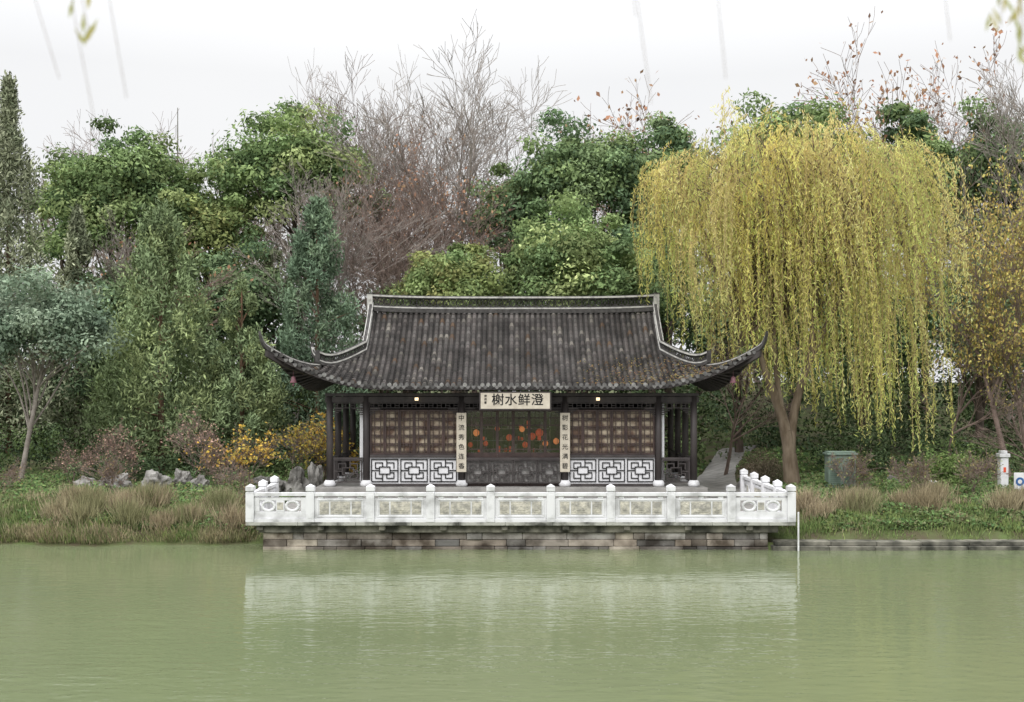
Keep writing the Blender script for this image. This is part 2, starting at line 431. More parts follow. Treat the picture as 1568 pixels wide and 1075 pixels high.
def windows(frame, pane, xa, xb, y, n, z0, z1, glass=False):
    wd = (xb-xa)/n
    for i in range(n):
        a = xa+i*wd; e = a+wd
        frame.box(a+.004, a+.06, y-.035, y+.035, z0, z1); frame.box(e-.06, e-.004, y-.035, y+.035, z0, z1)
        frame.box(a+.06, e-.06, y-.03, y+.03, z1-.07, z1); frame.box(a+.06, e-.06, y-.03, y+.03, z0, z0+.07)
        ia, ie = a+.06, e-.06; ww = ie-ia; H = z1-z0-.14; zb = z0+.07
        if glass:
            frame.box(ia, ie, y-.02, y+.02, zb+H*.70, zb+H*.725)
            for q in (.33, .67): frame.box(ia+ww*q-.010, ia+ww*q+.010, y-.015, y+.015, zb+H*.725, zb+H)
            frame.box(ia, ie, y-.014, y+.014, zb+H*.855, zb+H*.875)
            frame.box(ia, ie, y-.018, y+.018, zb, zb+H*.14)
            frame.box(ia, ie, y-.018, y+.018, zb+H*.20, zb+H*.22)
            for q in (.18, .82): frame.box(ia+ww*q-.008, ia+ww*q+.008, y-.016, y+.016, zb+H*.22, zb+H*.70)
        else:
            for q in (.24, .76): frame.box(ia+ww*q-.014, ia+ww*q+.014, y-.02, y+.02, zb, zb+H)
            for q in (.04, .17, .225, .375, .43, .58, .635, .785, .84, .96):
                frame.box(ia, ie, y-.018, y+.018, zb+H*q-.013, zb+H*q+.013)
            for q in (.20, .40, .61, .81):
                frame.box(ia+ww*.36, ia+ww*.64, y-.022, y-.012, zb+H*q-.03, zb+H*q+.03)
wf = MB(); wp = MB(); fl = MB(); wh = MB(); sill = MB()
for (a, e) in ((colx[1]+.15, colx[2]-.15), (colx[3]+.15, colx[4]-.15)):
    windows(wf, wp, a, e, 45.24, 6, 2.62, 4.44)
    wp.box(a, e, 45.30, 45.33, 2.62, 4.44)
    sill.box(a, e, 45.12, 45.34, 2.50, 2.615)
    sill.box(a, e, 45.14, 45.34, FZ, 1.43)
    wh.box(a, e, 45.22, 45.36, 1.432, 2.498)
    n = 3; wd = (e-a)/n
    for i in range(n): fret(fl, a+i*wd+.06, a+(i+1)*wd-.06, 1.52, 2.42, 45.20, .018, .022)
wf.build('window_frames', M_redwood, pav); wp.build('window_backing', M_pane, pav)
wh.build('lower_wall', M_plaster, pav); fl.build('fret_panels', M_ink, pav); sill.build('sills', M_wood, pav, .01)
d = MB(); a, e = colx[2]+.15, colx[3]-.15
windows(d, None, a, e, 45.30, 6, 2.35, 4.44, glass=True)
for i in range(6):
    wd = (e-a)/6; d.box(a+i*wd+.01, a+(i+1)*wd-.01, 45.28, 45.33, FZ, 2.345)
d.build('doors', M_redwood, pav)
gl_ = MB(); gl_.box(a, e, 45.298, 45.302, 2.45, 4.4); gl_.build('door_glass', M_glass, pav)
d = MB()
for (xa, xb, n) in ((a, e, 4), (colx[0]+.15, colx[1]-.15, 1), (colx[4]+.15, colx[5]-.15, 1)):
    wd = (xb-xa)/n
    for i in range(n): fret(d, xa+i*wd+.04, xa+(i+1)*wd-.04, 1.50, 2.38, 45.10 if n == 4 else 45.2, .02, .03)
    yy = 45.10 if n == 4 else 45.2
    d.box(xa, xb, yy-.06, yy+.06, 2.41, 2.50)
for x in (-7.42, 7.40):
    for (ya, yb) in ((45.34, 47.26), (47.54, 49.46), (49.74, 51.66)):
        d.box(x-.05, x+.05, ya, yb, 2.41, 2.50); d.box(x-.03, x+.03, ya, yb, 1.46, 1.52)
        k = ya+.15
        while k < yb: d.box(x-.02, x+.02, k-.015, k+.015, 1.52, 2.41); k += .18
d.build('fret_railings', M_wood, pav)
bkd = MB(); bkd.box(a, e, 45.20, 45.22, 1.45, 2.36); bkd.build('door_apron', mat('apron', (.30, .29, .28), (.18, .17, .16), 3, .6), pav)
b = MB()
for x in (-6.22, 6.06): b.box(x, x+.16, 45.36, 51.7, FZ, 5.0)
b.build('side_walls', M_plaster, pav)
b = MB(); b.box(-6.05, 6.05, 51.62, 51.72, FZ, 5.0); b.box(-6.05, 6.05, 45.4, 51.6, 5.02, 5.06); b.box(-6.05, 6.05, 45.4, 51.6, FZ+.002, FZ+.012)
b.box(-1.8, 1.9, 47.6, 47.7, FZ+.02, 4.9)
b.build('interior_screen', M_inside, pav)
ld = MB(); lo_ = MB()
for i, (x, z, r_) in enumerate(((-1.5, 3.45, .13), (-.62, 3.62, .10), (-.12, 3.25, .13), (.42, 3.6, .11), (.85, 3.3, .14), (1.15, 3.45, .16), (1.85, 3.1, .12), (-1.1, 3.0, .1), (.55, 2.95, .12), (1.4, 3.0, .12), (-1.75, 2.95, .1))):
    (lo_ if i % 3 == 0 else ld).cyl(x, 46.6, [(.03, z-r_*1.1), (r_*.7, z-r_*.8), (r_, z-r_*.3), (r_, z+r_*.3), (r_*.7, z+r_*.8), (.03, z+r_*1.1)], 12)
ld.build('red_lanterns', M_red, pav, 0, True); lo_.build('orange_lanterns', M_orange, pav, 0, True)
sh = MB(); shr = MB()
for x in (-1.7, -.6, .5, 1.6): sh.box(x-.02, x+.02, 46.8, 47.2, 2.4, 4.2)
for z in (2.6, 3.1, 3.6): sh.box(-1.7, 1.6, 46.8, 47.2, z, z+.03)
for k in range(60):
    x = random.uniform(-1.65, 1.5); z = random.choice((2.63, 3.13, 3.63)); h = random.uniform(.1, .34); random.choice((sh, sh, shr)).box(x, x+random.uniform(.05, .14), 46.85, 46.95, z, z+h)
sh.build('shop_shelves', mat('shelf', (.42, .34, .28), (.08, .14, .19), 6, .5), pav); shr.build('shop_goods', M_red, pav)
lm = MB()
for x in (-3.85, 3.47): lm.box(x-.07, x+.07, 44.75, 44.85, 4.82, 4.94)
lm.build('eave_lamps', M_warm, pav, .01)

# ---- roof
HX, HY = 8.7, 4.6; EZ = 5.40; RH = 3.25; GX = 6.2
def prof(a):
    t = a/HY; return RH*(.6*t+.4*t*t)
def RP(lx, ly, face, dz=0):
    af = HY-abs(ly); as_ = HX-abs(lx)
    h = prof(max(af if face == 0 else as_, 0))
    w_ = (max(0, 1-as_/4.2)*max(0, 1-af/4.2))**3
    sx = 1 if lx > 0 else -1; sy = 1 if ly > 0 else -1
    return (CX+lx+sx*.9*w_, CY+ly+sy*.8*w_, EZ+h+1.50*w_+dz)
tv = []; tf = []; tc = []
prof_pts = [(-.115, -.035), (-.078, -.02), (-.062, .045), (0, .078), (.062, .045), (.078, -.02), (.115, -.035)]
def tile_row(u, amax, face, sgn):
    steps = max(1, int(round(amax/.2)))
    base = random.uniform(.75, 1.2)
    jz = random.uniform(-.006, .006); ju = random.uniform(-.008, .008)
    for j in range(steps):
        a0 = amax*j/steps; a1 = amax*(j+1)/steps+.02
        g = .080*base*random.uniform(.6, 1.4); t = random.random()
        cc = (g*(1.06+.06*t), g*1.02, g*.98)
        if random.random() < .07: cc = (g*2.0, g*1.9, g*1.7)
        if random.random() < .03: cc = (.11, .075, .05)
        lj = random.uniform(-.006, .01)
        n = len(tv)
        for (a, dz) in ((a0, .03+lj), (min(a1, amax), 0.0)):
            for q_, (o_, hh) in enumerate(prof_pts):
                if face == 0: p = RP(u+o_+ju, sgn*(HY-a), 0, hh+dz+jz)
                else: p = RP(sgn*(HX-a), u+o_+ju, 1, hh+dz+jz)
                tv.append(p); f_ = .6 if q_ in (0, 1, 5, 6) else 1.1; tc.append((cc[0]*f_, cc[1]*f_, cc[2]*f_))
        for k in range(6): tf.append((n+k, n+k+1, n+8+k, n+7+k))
rowsx = np.arange(-HX+.12, HX-.1, .23)
for u in rowsx:
    am = HY if abs(u) < GX else HX-abs(u)
    for sgn in (-1, 1): tile_row(u, max(am, .1), 0, sgn)
for u in np.arange(-HY+.12, HY-.1, .23):
    am = min(HX-GX+.02, HY-abs(u))
    for sgn in (-1, 1): tile_row(u, max(am, .1), 1, sgn)
me = bpy.data.meshes.new('roof_tiles'); me.from_pydata(tv, [], tf); me.update()
at_ = me.attributes.new('Col', 'FLOAT_COLOR', 'POINT'); c4 = np.ones((len(tv), 4), dtype=np.float32); c4[:, :3] = np.array(tc); at_.data.foreach_set('color', c4.ravel())
add_obj('roof_tiles', me, pav, M_tile)
ub = MB()
for sgn in (-1, 1):
    for (face, lim, hh) in ((0, HX, HY), (1, HY, HX)):
        us = np.linspace(-lim, lim, 60)
        for i in range(59):
            for j in range(6):
                q = []
                for (uu, jj) in ((us[i], j), (us[i+1], j), (us[i+1], j+1), (us[i], j+1)):
                    am = min(HY if (face == 0 and abs(uu) < GX) else lim-abs(uu), HY if face == 0 else HX-GX); am = max(am, 0)
                    a = am*jj/6
                    q.append(RP(uu, sgn*(HY-a), 0, -.10) if face == 0 else RP(sgn*(HX-a), uu, 1, -.10))
                ub.add(q, [(0, 1, 2, 3)])
ub.build('roof_boards', M_wood, pav)
fa = MB(); en = MB(); rf = []
for sgn in (-1, 1):
    fa.sweep([RP(u, sgn*(HY-.04), 0) for u in np.linspace(-HX+.04, HX-.04, 70)], .05, -.17, -.05)
    fa.sweep([RP(sgn*(HX-.04), u, 1) for u in np.linspace(-HY+.04, HY-.04, 40)], .05, -.17, -.05)
    for u in rowsx:
        p = Vector(RP(u, sgn*HY, 0, .045)); vs = [tuple(p+Vector((.088*math.cos(t), sgn*.02, .088*math.sin(t)))) for t in np.linspace(0, 2*math.pi, 9)[:-1]]
        vs += [(v[0], v[1]+sgn*-.05, v[2]) for v in vs]
        en.add(vs, [tuple(range(8))]+[(k, (k+1) % 8, 8+(k+1) % 8, 8+k) for k in range(8)], random.choice([(.16,.155,.15), (.10,.095,.09), (.30,.295,.28)]))
        p = Vector(RP(u+.115, sgn*HY, 0, 0)); y_ = sgn*.03
        g = random.uniform(.05, .24)
        en.add([tuple(p+Vector((-.085, y_, .01))), tuple(p+Vector((.085, y_, .01))), tuple(p+Vector((.07, y_, -.07))), tuple(p+Vector((0, y_, -.13))), tuple(p+Vector((-.07, y_, -.07)))], [(0,1,2,3,4)], (g, g*.97, g*.94))
    for u in np.arange(-HY+.12, HY-.1, .23):
        p = Vector(RP(sgn*HX, u, 1, .045)); vs = [tuple(p+Vector((sgn*.02, .088*math.cos(t), .088*math.sin(t)))) for t in np.linspace(0, 2*math.pi, 9)[:-1]]
        en.add(vs, [tuple(range(8))], (.15, .145, .14))
    for u in np.arange(-HX+.1, HX, .27):
        am = min(1.5, HX-abs(u)+.05); rf.append((*RP(u, sgn*(HY-.06), 0, -.19), *RP(u, sgn*(HY-max(am, .1)), 0, -.17), .055, .055))
    for u in np.arange(-HY+.1, HY, .27):
        am = min(1.5, HY-abs(u)+.05); rf.append((*RP(sgn*(HX-.06), u, 1, -.19), *RP(sgn*(HX-max(am, .1)), u, 1, -.17), .055, .055))
fa.build('eave_fascia', M_wood, pav); en.build('tile_ends', mat('tile_end', (1, 1, 1), (.6, .6, .6), 9, .85, attr=True), pav)
segs_mesh('rafters', rf, 4, M_wood, pav, flat=True)
gb = MB()
for sgn in (-1, 1):
    xg = CX+sgn*(GX-.12); ys_ = np.linspace(-HY+ (HX-GX), HY-(HX-GX), 15)
    vs = [(xg, CY+y, EZ+prof(HY-abs(y))-.06) for y in ys_]+[(xg, CY+ys_[-1], EZ+prof(HX-GX)-.4), (xg, CY+ys_[0], EZ+prof(HX-GX)-.4)]
    gb.add(vs, [tuple(range(len(vs)))])
gb.build('gable_walls', M_plaster, pav)
rd = MB(); rw = MB(); rsg = []
RZ = EZ+RH
rpts = [(CX+x, CY, RZ+.10*(abs(x)/GX)**4) for x in np.linspace(-GX-.05, GX+.05, 31)]
rd.sweep(rpts, .30, -.05, .13); rw.sweep(rpts, .24, .13, .19); rd.sweep(rpts, .16, .19, .23)
rd.sweep(rpts, .16, .56, .60); rw.sweep(rpts, .22, .60, .67); rd.sweep(rpts, .12, .67, .70)
def openwork(path, z0, z1):
    path = [Vector(p) for p in path]; out = []; r_ = (z1-z0)/2
    d_ = [0]
    for i in range(1, len(path)): d_.append(d_[-1]+(path[i]-path[i-1]).length)
    def at(s):
        s = max(0, min(s, d_[-1])); i = 0
        while i < len(d_)-2 and d_[i+1] < s: i += 1
        t = (s-d_[i])/max(1e-6, d_[i+1]-d_[i]); return path[i].lerp(path[i+1], t)
    s = r_
    while s < d_[-1]:
        zc = (z0+z1)/2
        for k in range(8):
            t0 = 2*math.pi*k/8; t1 = 2*math.pi*(k+1)/8
            p0 = at(s+r_*math.cos(t0))+Vector((0, 0, zc+r_*math.sin(t0))); p1 = at(s+r_*math.cos(t1))+Vector((0, 0, zc+r_*math.sin(t1)))
            out.append((*p0, *p1, .024, .024))
        p0 = at(s-r_*.7)+Vector((0,0,z0)); p1 = at(s+r_*.7)+Vector((0,0,z1)); out.append((*p0, *p1, .02, .02))
        p0 = at(s+r_*.7)+Vector((0,0,z0)); p1 = at(s-r_*.7)+Vector((0,0,z1)); out.append((*p0, *p1, .016, .016))
        s += r_*1.75
    return out
rsg += openwork(rpts, .23, .56)
for sgn in (-1, 1):
    x = CX+sgn*(GX+.05); rw.box(x-.12, x+.12, CY-.14, CY+.14, RZ+.0, RZ+.80); rd.box(x-.15, x+.15, CY-.17, CY+.17, RZ+.80, RZ+.84)
for sx in (-1, 1):
    for sy in (-1, 1):
        pth = []
        for a in np.linspace(HY, HX-GX, 12): pth.append(RP(sx*GX, sy*(HY-a), 0))
        for a in np.linspace(HX-GX-.15, 1.0, 9): pth.append(RP(sx*(HX-a), sy*(HY-a), 0))
        up = [Vector(p) for p in pth]
        for k, q in enumerate((-3, -2, -1)): up[q].z += (.02, .07, .17)[k]
        rd.sweep(up, .24, -.05, .08); rw.sweep(up, .2, .08, .13); rd.sweep(up, .12, .13, .16)
        rd.sweep(up, .12, .36, .39); rw.sweep(up, .2, .39, .46); rd.sweep(up, .12, .46, .48)
        rsg += openwork(up, .16, .36)
        e_ = up[-1]; rd.box(e_.x-.09, e_.x+.09, e_.y-.09, e_.y+.09, e_.z, e_.z+.5)
        lo = [Vector(RP(sx*(HX-a), sy*(HY-a), 0)) for a in np.linspace(1.05, 0.0, 12)]
        t_ = lo[-1]; dd = (lo[-1]-lo[-2]).normalized()
        for k in range(1, 5):
            lo.append(t_+Vector((dd.x, dd.y, 0))*.10*k*(1-.05*k)+Vector((0, 0, dd.z*.11*k+.022*k*k)))
        rd.sweep(lo, .18, -.10, .07); rw.sweep(lo[:-1], .16, .07, .11); rd.sweep(lo[:-2], .10, .11, .14)
        lb = [Vector(RP(sx*(HX-a), sy*(HY-a), 0)) for a in np.linspace(3.0, 0.0, 12)]
        fa2 = MB(); fa2.sweep(lb, .16, -.36, -.12); fa2.build('hip_beam', M_wood, pav)
rd.build('ridge_base', M_tileplain, pav); rw.build('ridge_lime_bands', M_ridgewhite, pav)
segs_mesh('ridge_openwork', rsg, 4, M_tileplain, pav)
bl = MB()
for sx in (-1, 1):
    p = RP(sx*(HX-.45), -(HY-.45), 0); z = p[2]-.35
    bl.cyl(p[0], p[1], [(.008, z), (.008, z-.22)], 6)
    bl.cyl(p[0], p[1], [(.02, z-.22), (.08, z-.26), (.10, z-.38), (.14, z-.48), (.13, z-.49)], 12); bl.cyl(p[0], p[1], [(.01, z-.49), (.05, z-.55), (.01, z-.62)], 8)
bl.build('wind_bells', M_bell, pav, 0, True)
sg = group('name_plaque')
b = MB(); b.box(-1.30, 1.56, 44.00, 44.05, 4.44, 5.19); b.build('frame', M_wood, sg, .01)
b = MB(); b.box(-1.24, 1.50, 43.985, 43.998, 4.50, 5.13); b.build('board', M_board, sg)
def text(s_, x, y, z, size, parent, name, bold=.012):
    cu = bpy.data.curves.new(name, 'FONT'); cu.body = s_; cu.size = size; cu.align_x = 'CENTER'; cu.align_y = 'CENTER'; cu.offset = bold; cu.extrude = .003
    o_ = bpy.data.objects.new(name, cu); COL.objects.link(o_); o_.location = (x, y, z); o_.rotation_euler = (math.pi/2, 0, 0); o_.parent = parent
    cu.materials.append(M_ink)
for k, ch in enumerate('榭水鲜澄'): text(ch, -.56+k*.52, 43.98, 4.83, .50, sg, 'character_%d' % (k+1), .0055)
for k, ch in enumerate('庚辰書'): text(ch, -1.05, 43.98, 5.0-k*.13, .11, sg, 'inscription_%d' % (k+1), .001)
for (x, s_) in ((colx[2], '中流秀色连香'), (colx[3], '树影花光满碧')):
    gp = group('couplet_board')
    b = MB(); b.box(x-.2, x+.2, 44.99, 45.03, 1.92, 4.32); b.build('board', M_board, gp, .01)
    for k, ch in enumerate(s_): text(ch, x, 44.985, 4.10-k*.39, .25, gp, 'character_%d' % (k+1), .002)

# ------------------------------------------------------------ rocks
def rock(name, x, y, sx, sy, sz, seed, zb=None):
    import bmesh
    from mathutils import noise
    bm = bmesh.new(); bmesh.ops.create_icosphere(bm, subdivisions=4, radius=1)
    o_ = Vector((seed*7.3, seed*3.1, 0))
    for v in bm.verts:
        n_ = noise.fractal(v.co*1.3+o_, 1.0, 2.0, 4)*.55+abs(noise.noise(v.co*2.6+o_))*.35
        v.co *= 1+n_
    me = bpy.data.meshes.new(name); bm.to_mesh(me); bm.free()
    for p in me.polygons: p.use_smooth = False
    ob = add_obj(name, me, None, M_rock); ob.scale = (sx, sy, sz); z = float(T(x, y)) if zb is None else zb
    ob.location = (x, y, z+sz*.35); ob.rotation_euler[2] = seed
for i, (x, y, a_, h_) in enumerate([(-9.0, 46.5, .55, .75), (-9.9, 46.8, .5, .45), (-8.4, 47.2, .4, .8), (-10.6, 47, .5, .35), (-17.3, 45.0, .42, .36), (-16.0, 44.8, .55, .42), (-14.3, 44.7, .55, .52), (-13.5, 45.4, .4, .5), (-12.6, 44.8, .4, .34), (10.2, 48.5, .4, .3), (16.5, 48.0, .35, .25)]):
    rock('garden_rock', x, y, a_, a_*.8, h_, i+1.3)

# ------------------------------------------------------------ trees
def gain(P_, k): return [tuple(c*k for c in p) for p in P_]
CAM = gain([(.150, .198, .085), (.110, .156, .068), (.208, .244, .108), (.088, .130, .062)], 1.75)
CAMD = gain([(.085, .125, .065), (.065, .098, .054), (.118, .155, .080)], 1.95)
CAMY = gain([(.215, .245, .095), (.16, .20, .08), (.26, .265, .11)], 1.4)
JUN = gain([(.108, .138, .070), (.084, .110, .058), (.136, .162, .076)], 2.1)
JUNB = gain([(.076, .108, .070), (.060, .088, .058), (.090, .122, .076)], 2.1)
CYP = gain([(.12, .13, .085), (.095, .11, .07), (.14, .15, .10)], 2.0)
SIL = gain([(.15, .19, .135), (.11, .15, .105), (.21, .25, .185)], 1.6)
DARK = gain([(.055, .078, .040), (.042, .062, .035), (.08, .11, .05)], 1.6)

def limb(segs, p0, p1, r0, r1, bend=.15, n=6):
    p0 = Vector(p0); p1 = Vector(p1); L_ = (p1-p0).length
    off = Vector((random.uniform(-1, 1), random.uniform(-1, 1), random.uniform(-.2, .6)))*bend*L_
    prev = p0; pr = r0
    for i in range(1, n+1):
        t = i/n; q = p0.lerp(p1, t)+off*math.sin(math.pi*t); r_ = r0+(r1-r0)*t
        segs.append((*prev, *q, pr, r_)); prev = q; pr = r_

def broad_tree(name, x, y, ztop, rx, zbot, k=60, per=230, size=.3, palette=CAM, cr=.24, ry=None, trunk=.28, lean=0, bark=None, nl=14, inner=.45, shell=.4, m=None):
    g_ = group(name); z0 = float(T(x, y)); rz = (ztop-zbot)/2; cz = (ztop+zbot)/2; ry = ry or rx*.8
    d = rdir(k); d[:, 2] = np.where(d[:, 2] < -.3, -d[:, 2]*.6, d[:, 2]); d[:, 1] = np.where(d[:, 1] > .55, -d[:, 1], d[:, 1])
    s_ = (shell+(1-shell)*rs.rand(k)**.7)[:, None]*(1-cr*.7)*(1+.07*rs.normal(size=(k, 1)))
    cen = np.array([x, y, cz])+d*s_*np.array([rx, ry, rz])
    r_ = (rx*cr*(.6+.8*rs.rand(k)))[:, None]*np.array([1.15, 1.0, .75])
    clump_leaves('foliage', cen, r_, per, palette, size, g_, inner=inner, m=m)
    segs = []; top = (x+lean*.3, y, cz-.1*rz); bx = x-lean
    limb(segs, (bx, y, z0-.2), top, trunk, trunk*.5, .03, 8)
    for i in rs.choice(k, min(nl, k), replace=False):
        t = random.uniform(.35, .95); s0 = Vector((bx, y, z0)).lerp(Vector(top), t); limb(segs, s0, cen[i], trunk*.35, .03, .12, 5)
    segs_mesh('trunk', segs, 6, bark or M_bark, g_)
    return g_

mat_jun = mat('juniper_bark', (.20, .12, .075), (.10, .065, .045), 4, .9, .5, 14, (1, 1, .25))
def juniper(name, x, y, ztop, R, zbot, k=150, per=150, palette=JUN, pw=.75, size=.24, trunk=.17, rag=.42, cs=1.0, hp=1.25):
    g_ = group(name); z0 = float(T(x, y)); h = rs.rand(k)**hp; H = ztop-zbot
    rad = R*np.minimum((1-h)**pw, .55+3.0*h)*(1.02-rag+rag*rs.rand(k)); th = rs.rand(k)*2*math.pi
    cen = np.stack([x+rad*np.cos(th), y+rad*np.sin(th), zbot+h*H*.97], 1)
    w_ = R*(.10+.13*(1-h))*(.6+.8*rs.rand(k))*cs; r_ = np.stack([w_, w_, w_*1.6], 1)
    clump_leaves('foliage', cen, r_, per, palette, size, g_, aspect=.28, inner=.2, updir=.8, var=.3, m=M_leafd)
    segs = []; limb(segs, (x, y, z0-.2), (x, y, ztop-.5), trunk, .03, .005, 8)
    for i in rs.choice(k, 26, replace=False): limb(segs, (x, y, max(z0+.5, cen[i][2]-.8)), cen[i], .05, .015, .05, 3)
    segs_mesh('trunk', segs, 6, mat_jun, g_); return g_

def bare_proto(seed, spread=.55, levels=5, kids=(7, 5, 4, 4, 3)):
    rnd = random.Random(seed); segs = []; tips = []
    def grow(p, d, L_, r, lv):
        n = 4 if lv < 3 else 2; pts = [p]; rr = [r]
        for i in range(n):
            d = (d+Vector((rnd.gauss(0, .13), rnd.gauss(0, .13), rnd.gauss(.05, .08)))).normalized()
            q = pts[-1]+d*L_/n; r2 = max(r*(1-.6*(i+1)/n), .004)
            segs.append((*pts[-1], *q, rr[-1], r2)); pts.append(q); rr.append(r2)
        if lv >= levels: tips.append(tuple(q)); return
        nk = kids[lv]
        for k in range(nk):
            t = rnd.uniform(.3 if lv else .45, 1.0) if k else 1.0
            i = min(int(t*n), n-1); f = t*n-i; s = pts[i].lerp(pts[i+1], min(f, 1))
            az = rnd.uniform(0, 2*math.pi); sp = rnd.uniform(.4, 1.0)*spread
            side = Vector((math.cos(az), math.sin(az), 0)); side = (side-d*side.dot(d))
            nd = (d+side*sp*1.3).normalized()
            grow(s, nd, L_*rnd.uniform(.5, .72), max(rr[i]*.6, .005), lv+1)
    grow(Vector((0, 0, 0)), Vector((0, 0, 1)), 5.0, .19, 0)
    S = np.array(segs); hz = np.percentile(S[:, 5], 99.7); S[:, :6] *= 10/hz; tp = np.array(tips)*10/hz
    S[:, 6:] = np.maximum(S[:, 6:], .0066)
    return S, tp
PR = [bare_proto(s, sp) for s, sp in ((3, .8), (8, .9), (15, .6), (23, .95), (41, .75), (52, .85))]
PRM = []
for i, (S, tp) in enumerate(PR):
    o_ = segs_mesh('bare_branches', S, 3, M_barklt); PRM.append(o_.data); bpy.data.objects.remove(o_)
M_twigbrown = mat('bark_brown', (.26, .195, .165), (.17, .125, .105), 3, .9)
PRM_B = []
for mm in PRM:
    c_ = mm.copy(); c_.materials.clear(); c_.materials.append(M_twigbrown); PRM_B.append(c_)
def bare_tree(x, y, ztop, v, wide=1.0, brown=False, leaves=None, nleaf=0, lsize=.25, name='bare_tree'):
    z0 = float(T(x, y))-.3; s = (ztop-z0)/10; rot = random.uniform(0, 6.28)
    g_ = group(name); o_ = bpy.data.objects.new('branches', (PRM_B if brown else PRM)[v]); COL.objects.link(o_); o_.parent = g_
    g_.location = (x, y, z0); g_.scale = (s*wide, s*wide, s); g_.rotation_euler[2] = rot
    if leaves:
        tp = PR[v][1]; i = rs.randint(0, len(tp), nleaf); C = tp[i]+rs.normal(size=(nleaf, 3))*.12
        l_ = lsize/s*(.6+.8*rs.rand(nleaf))
        leaves_mesh('leaves', C, rdir(nleaf), rdir(nleaf), l_, l_*.6, pal(leaves, nleaf)*(1+.25*rs.normal(size=(nleaf, 1))), g_)
RED = [(.42, .22, .14), (.34, .2, .14), (.46, .3, .18)]
ORG = [(.58, .42, .14), (.46, .36, .13), (.50, .47, .16), (.36, .38, .13)]

# left side
juniper('cypress_tree', -27.2, 60, 22.6, 5.0, 3, 300, 85, CYP, 1.1, .28, rag=.85, cs=.72, hp=1.0)
juniper('cypress_tree', -30.0, 59, 18.5, 3.8, 3, 150, 110, CYP, 1.0, .28, rag=.6, cs=.8)
juniper('cypress_tree', -23.9, 61, 15.5, 3.0, 3, 150, 110, CYP, .9, .28, rag=.6, cs=.8)
broad_tree('osmanthus_tree', -20.2, 47.5, 10.7, 3.5, 4.2, 80, 190, .19, SIL, .2, trunk=.12, lean=.9, nl=20, bark=M_barklt)
broad_tree('osmanthus_tree', -23.8, 49.5, 11.5, 2.8, 3.6, 50, 190, .2, SIL, .24, trunk=.13, nl=12)
broad_tree('camphor_tree', -23.4, 68, 22.9, 5.4, 8.0, 130, 260, .28, CAM, .18)
broad_tree('camphor_tree', -19.0, 69, 20.5, 3.8, 7.0, 65, 250, .28, CAMY+CAM, .23)
broad_tree('camphor_tree', -28.0, 71, 22.0, 3.4, 8.5, 50, 240, .28, CAM, .24)
broad_tree('evergreen_tree', -23.0, 64, 14.0, 3.8, 3.0, 60, 200, .28, CAMD+CAM[3:], .26, m=M_leafd)
broad_tree('evergreen_tree', -17.8, 65, 14.0, 3.2, 3.0, 50, 200, .28, CAMD, .26, m=M_leafd)
juniper('juniper_tree', -16.4, 52, 14.0, 3.6, 2.6, 240, 160, JUN, .62)
juniper('juniper_tree', -12.9, 53, 10.6, 2.4, 3.0, 115, 160, JUN, .7)
juniper('juniper_tree', -10.2, 58, 15.4, 3.3, 2.2, 205, 160, JUNB, .62)
broad_tree('camphor_tree', -14.0, 72, 24.8, 6.0, 11.0, 135, 260, .30, CAM, .18)
broad_tree('evergreen_tree', -14.6, 63, 14.9, 2.9, 4.0, 60, 220, .27, CAMD+[(.2, .24, .13)], .26)
broad_tree('evergreen_tree', -20.5, 60, 12.0, 3.4, 3.0, 60, 200, .28, CAMD, .28, m=M_leafd)
# centre / right camphors
broad_tree('camphor_tree', 4.2, 68, 22.9, 5.6, 10.5, 120, 260, .28, CAMD+[CAM[0]], .19)
broad_tree('camphor_tree', -.2, 70, 20.8, 3.0, 9.0, 55, 240, .29, CAMD+[CAM[0]], .27)
broad_tree('camphor_tree', 3.3, 60, 16.6, 4.8, 5.0, 135, 270, .24, CAM, .18)
broad_tree('camphor_tree', -3.1, 59, 14.2, 3.4, 5.0, 85, 250, .23, CAMY+CAM[:2], .22)
broad_tree('camphor_tree', 7.9, 63, 17.5, 3.2, 3.0, 70, 220, .27, CAMD, .26)
broad_tree('camphor_tree', 9.3, 67, 23.3, 3.5, 10, 70, 240, .29, CAM[:2]+CAMD, .25)
broad_tree('camphor_tree', 17.0, 68, 24.0, 5.8, 11, 105, 210, .31, CAM, .2)
broad_tree('camphor_tree', 23.8, 66, 24.4, 3.1, 9, 85, 230, .29, CAM[:2]+CAMD, .24)
broad_tree('camphor_tree', 28.4, 66, 23.8, 4.0, 8, 100, 230, .29, CAM[:2]+CAMD, .21)
broad_tree('evergreen_tree', 24.5, 58, 13.5, 3.8, 2.0, 80, 200, .27, CAMD, .25, m=M_leafd)
broad_tree('evergreen_tree', 19.0, 60, 13.0, 4.0, 2.0, 60, 190, .27, DARK+CAMD[:1], .26, m=M_leafd)
broad_tree('evergreen_tree', 12.5, 61, 13.0, 4.2, 2.0, 70, 190, .27, DARK+CAMD[:1], .26, m=M_leafd)
broad_tree('evergreen_tree', -6.0, 66, 12.5, 3.7, 4.0, 50, 190, .3, CAMD, .27, m=M_leafd)

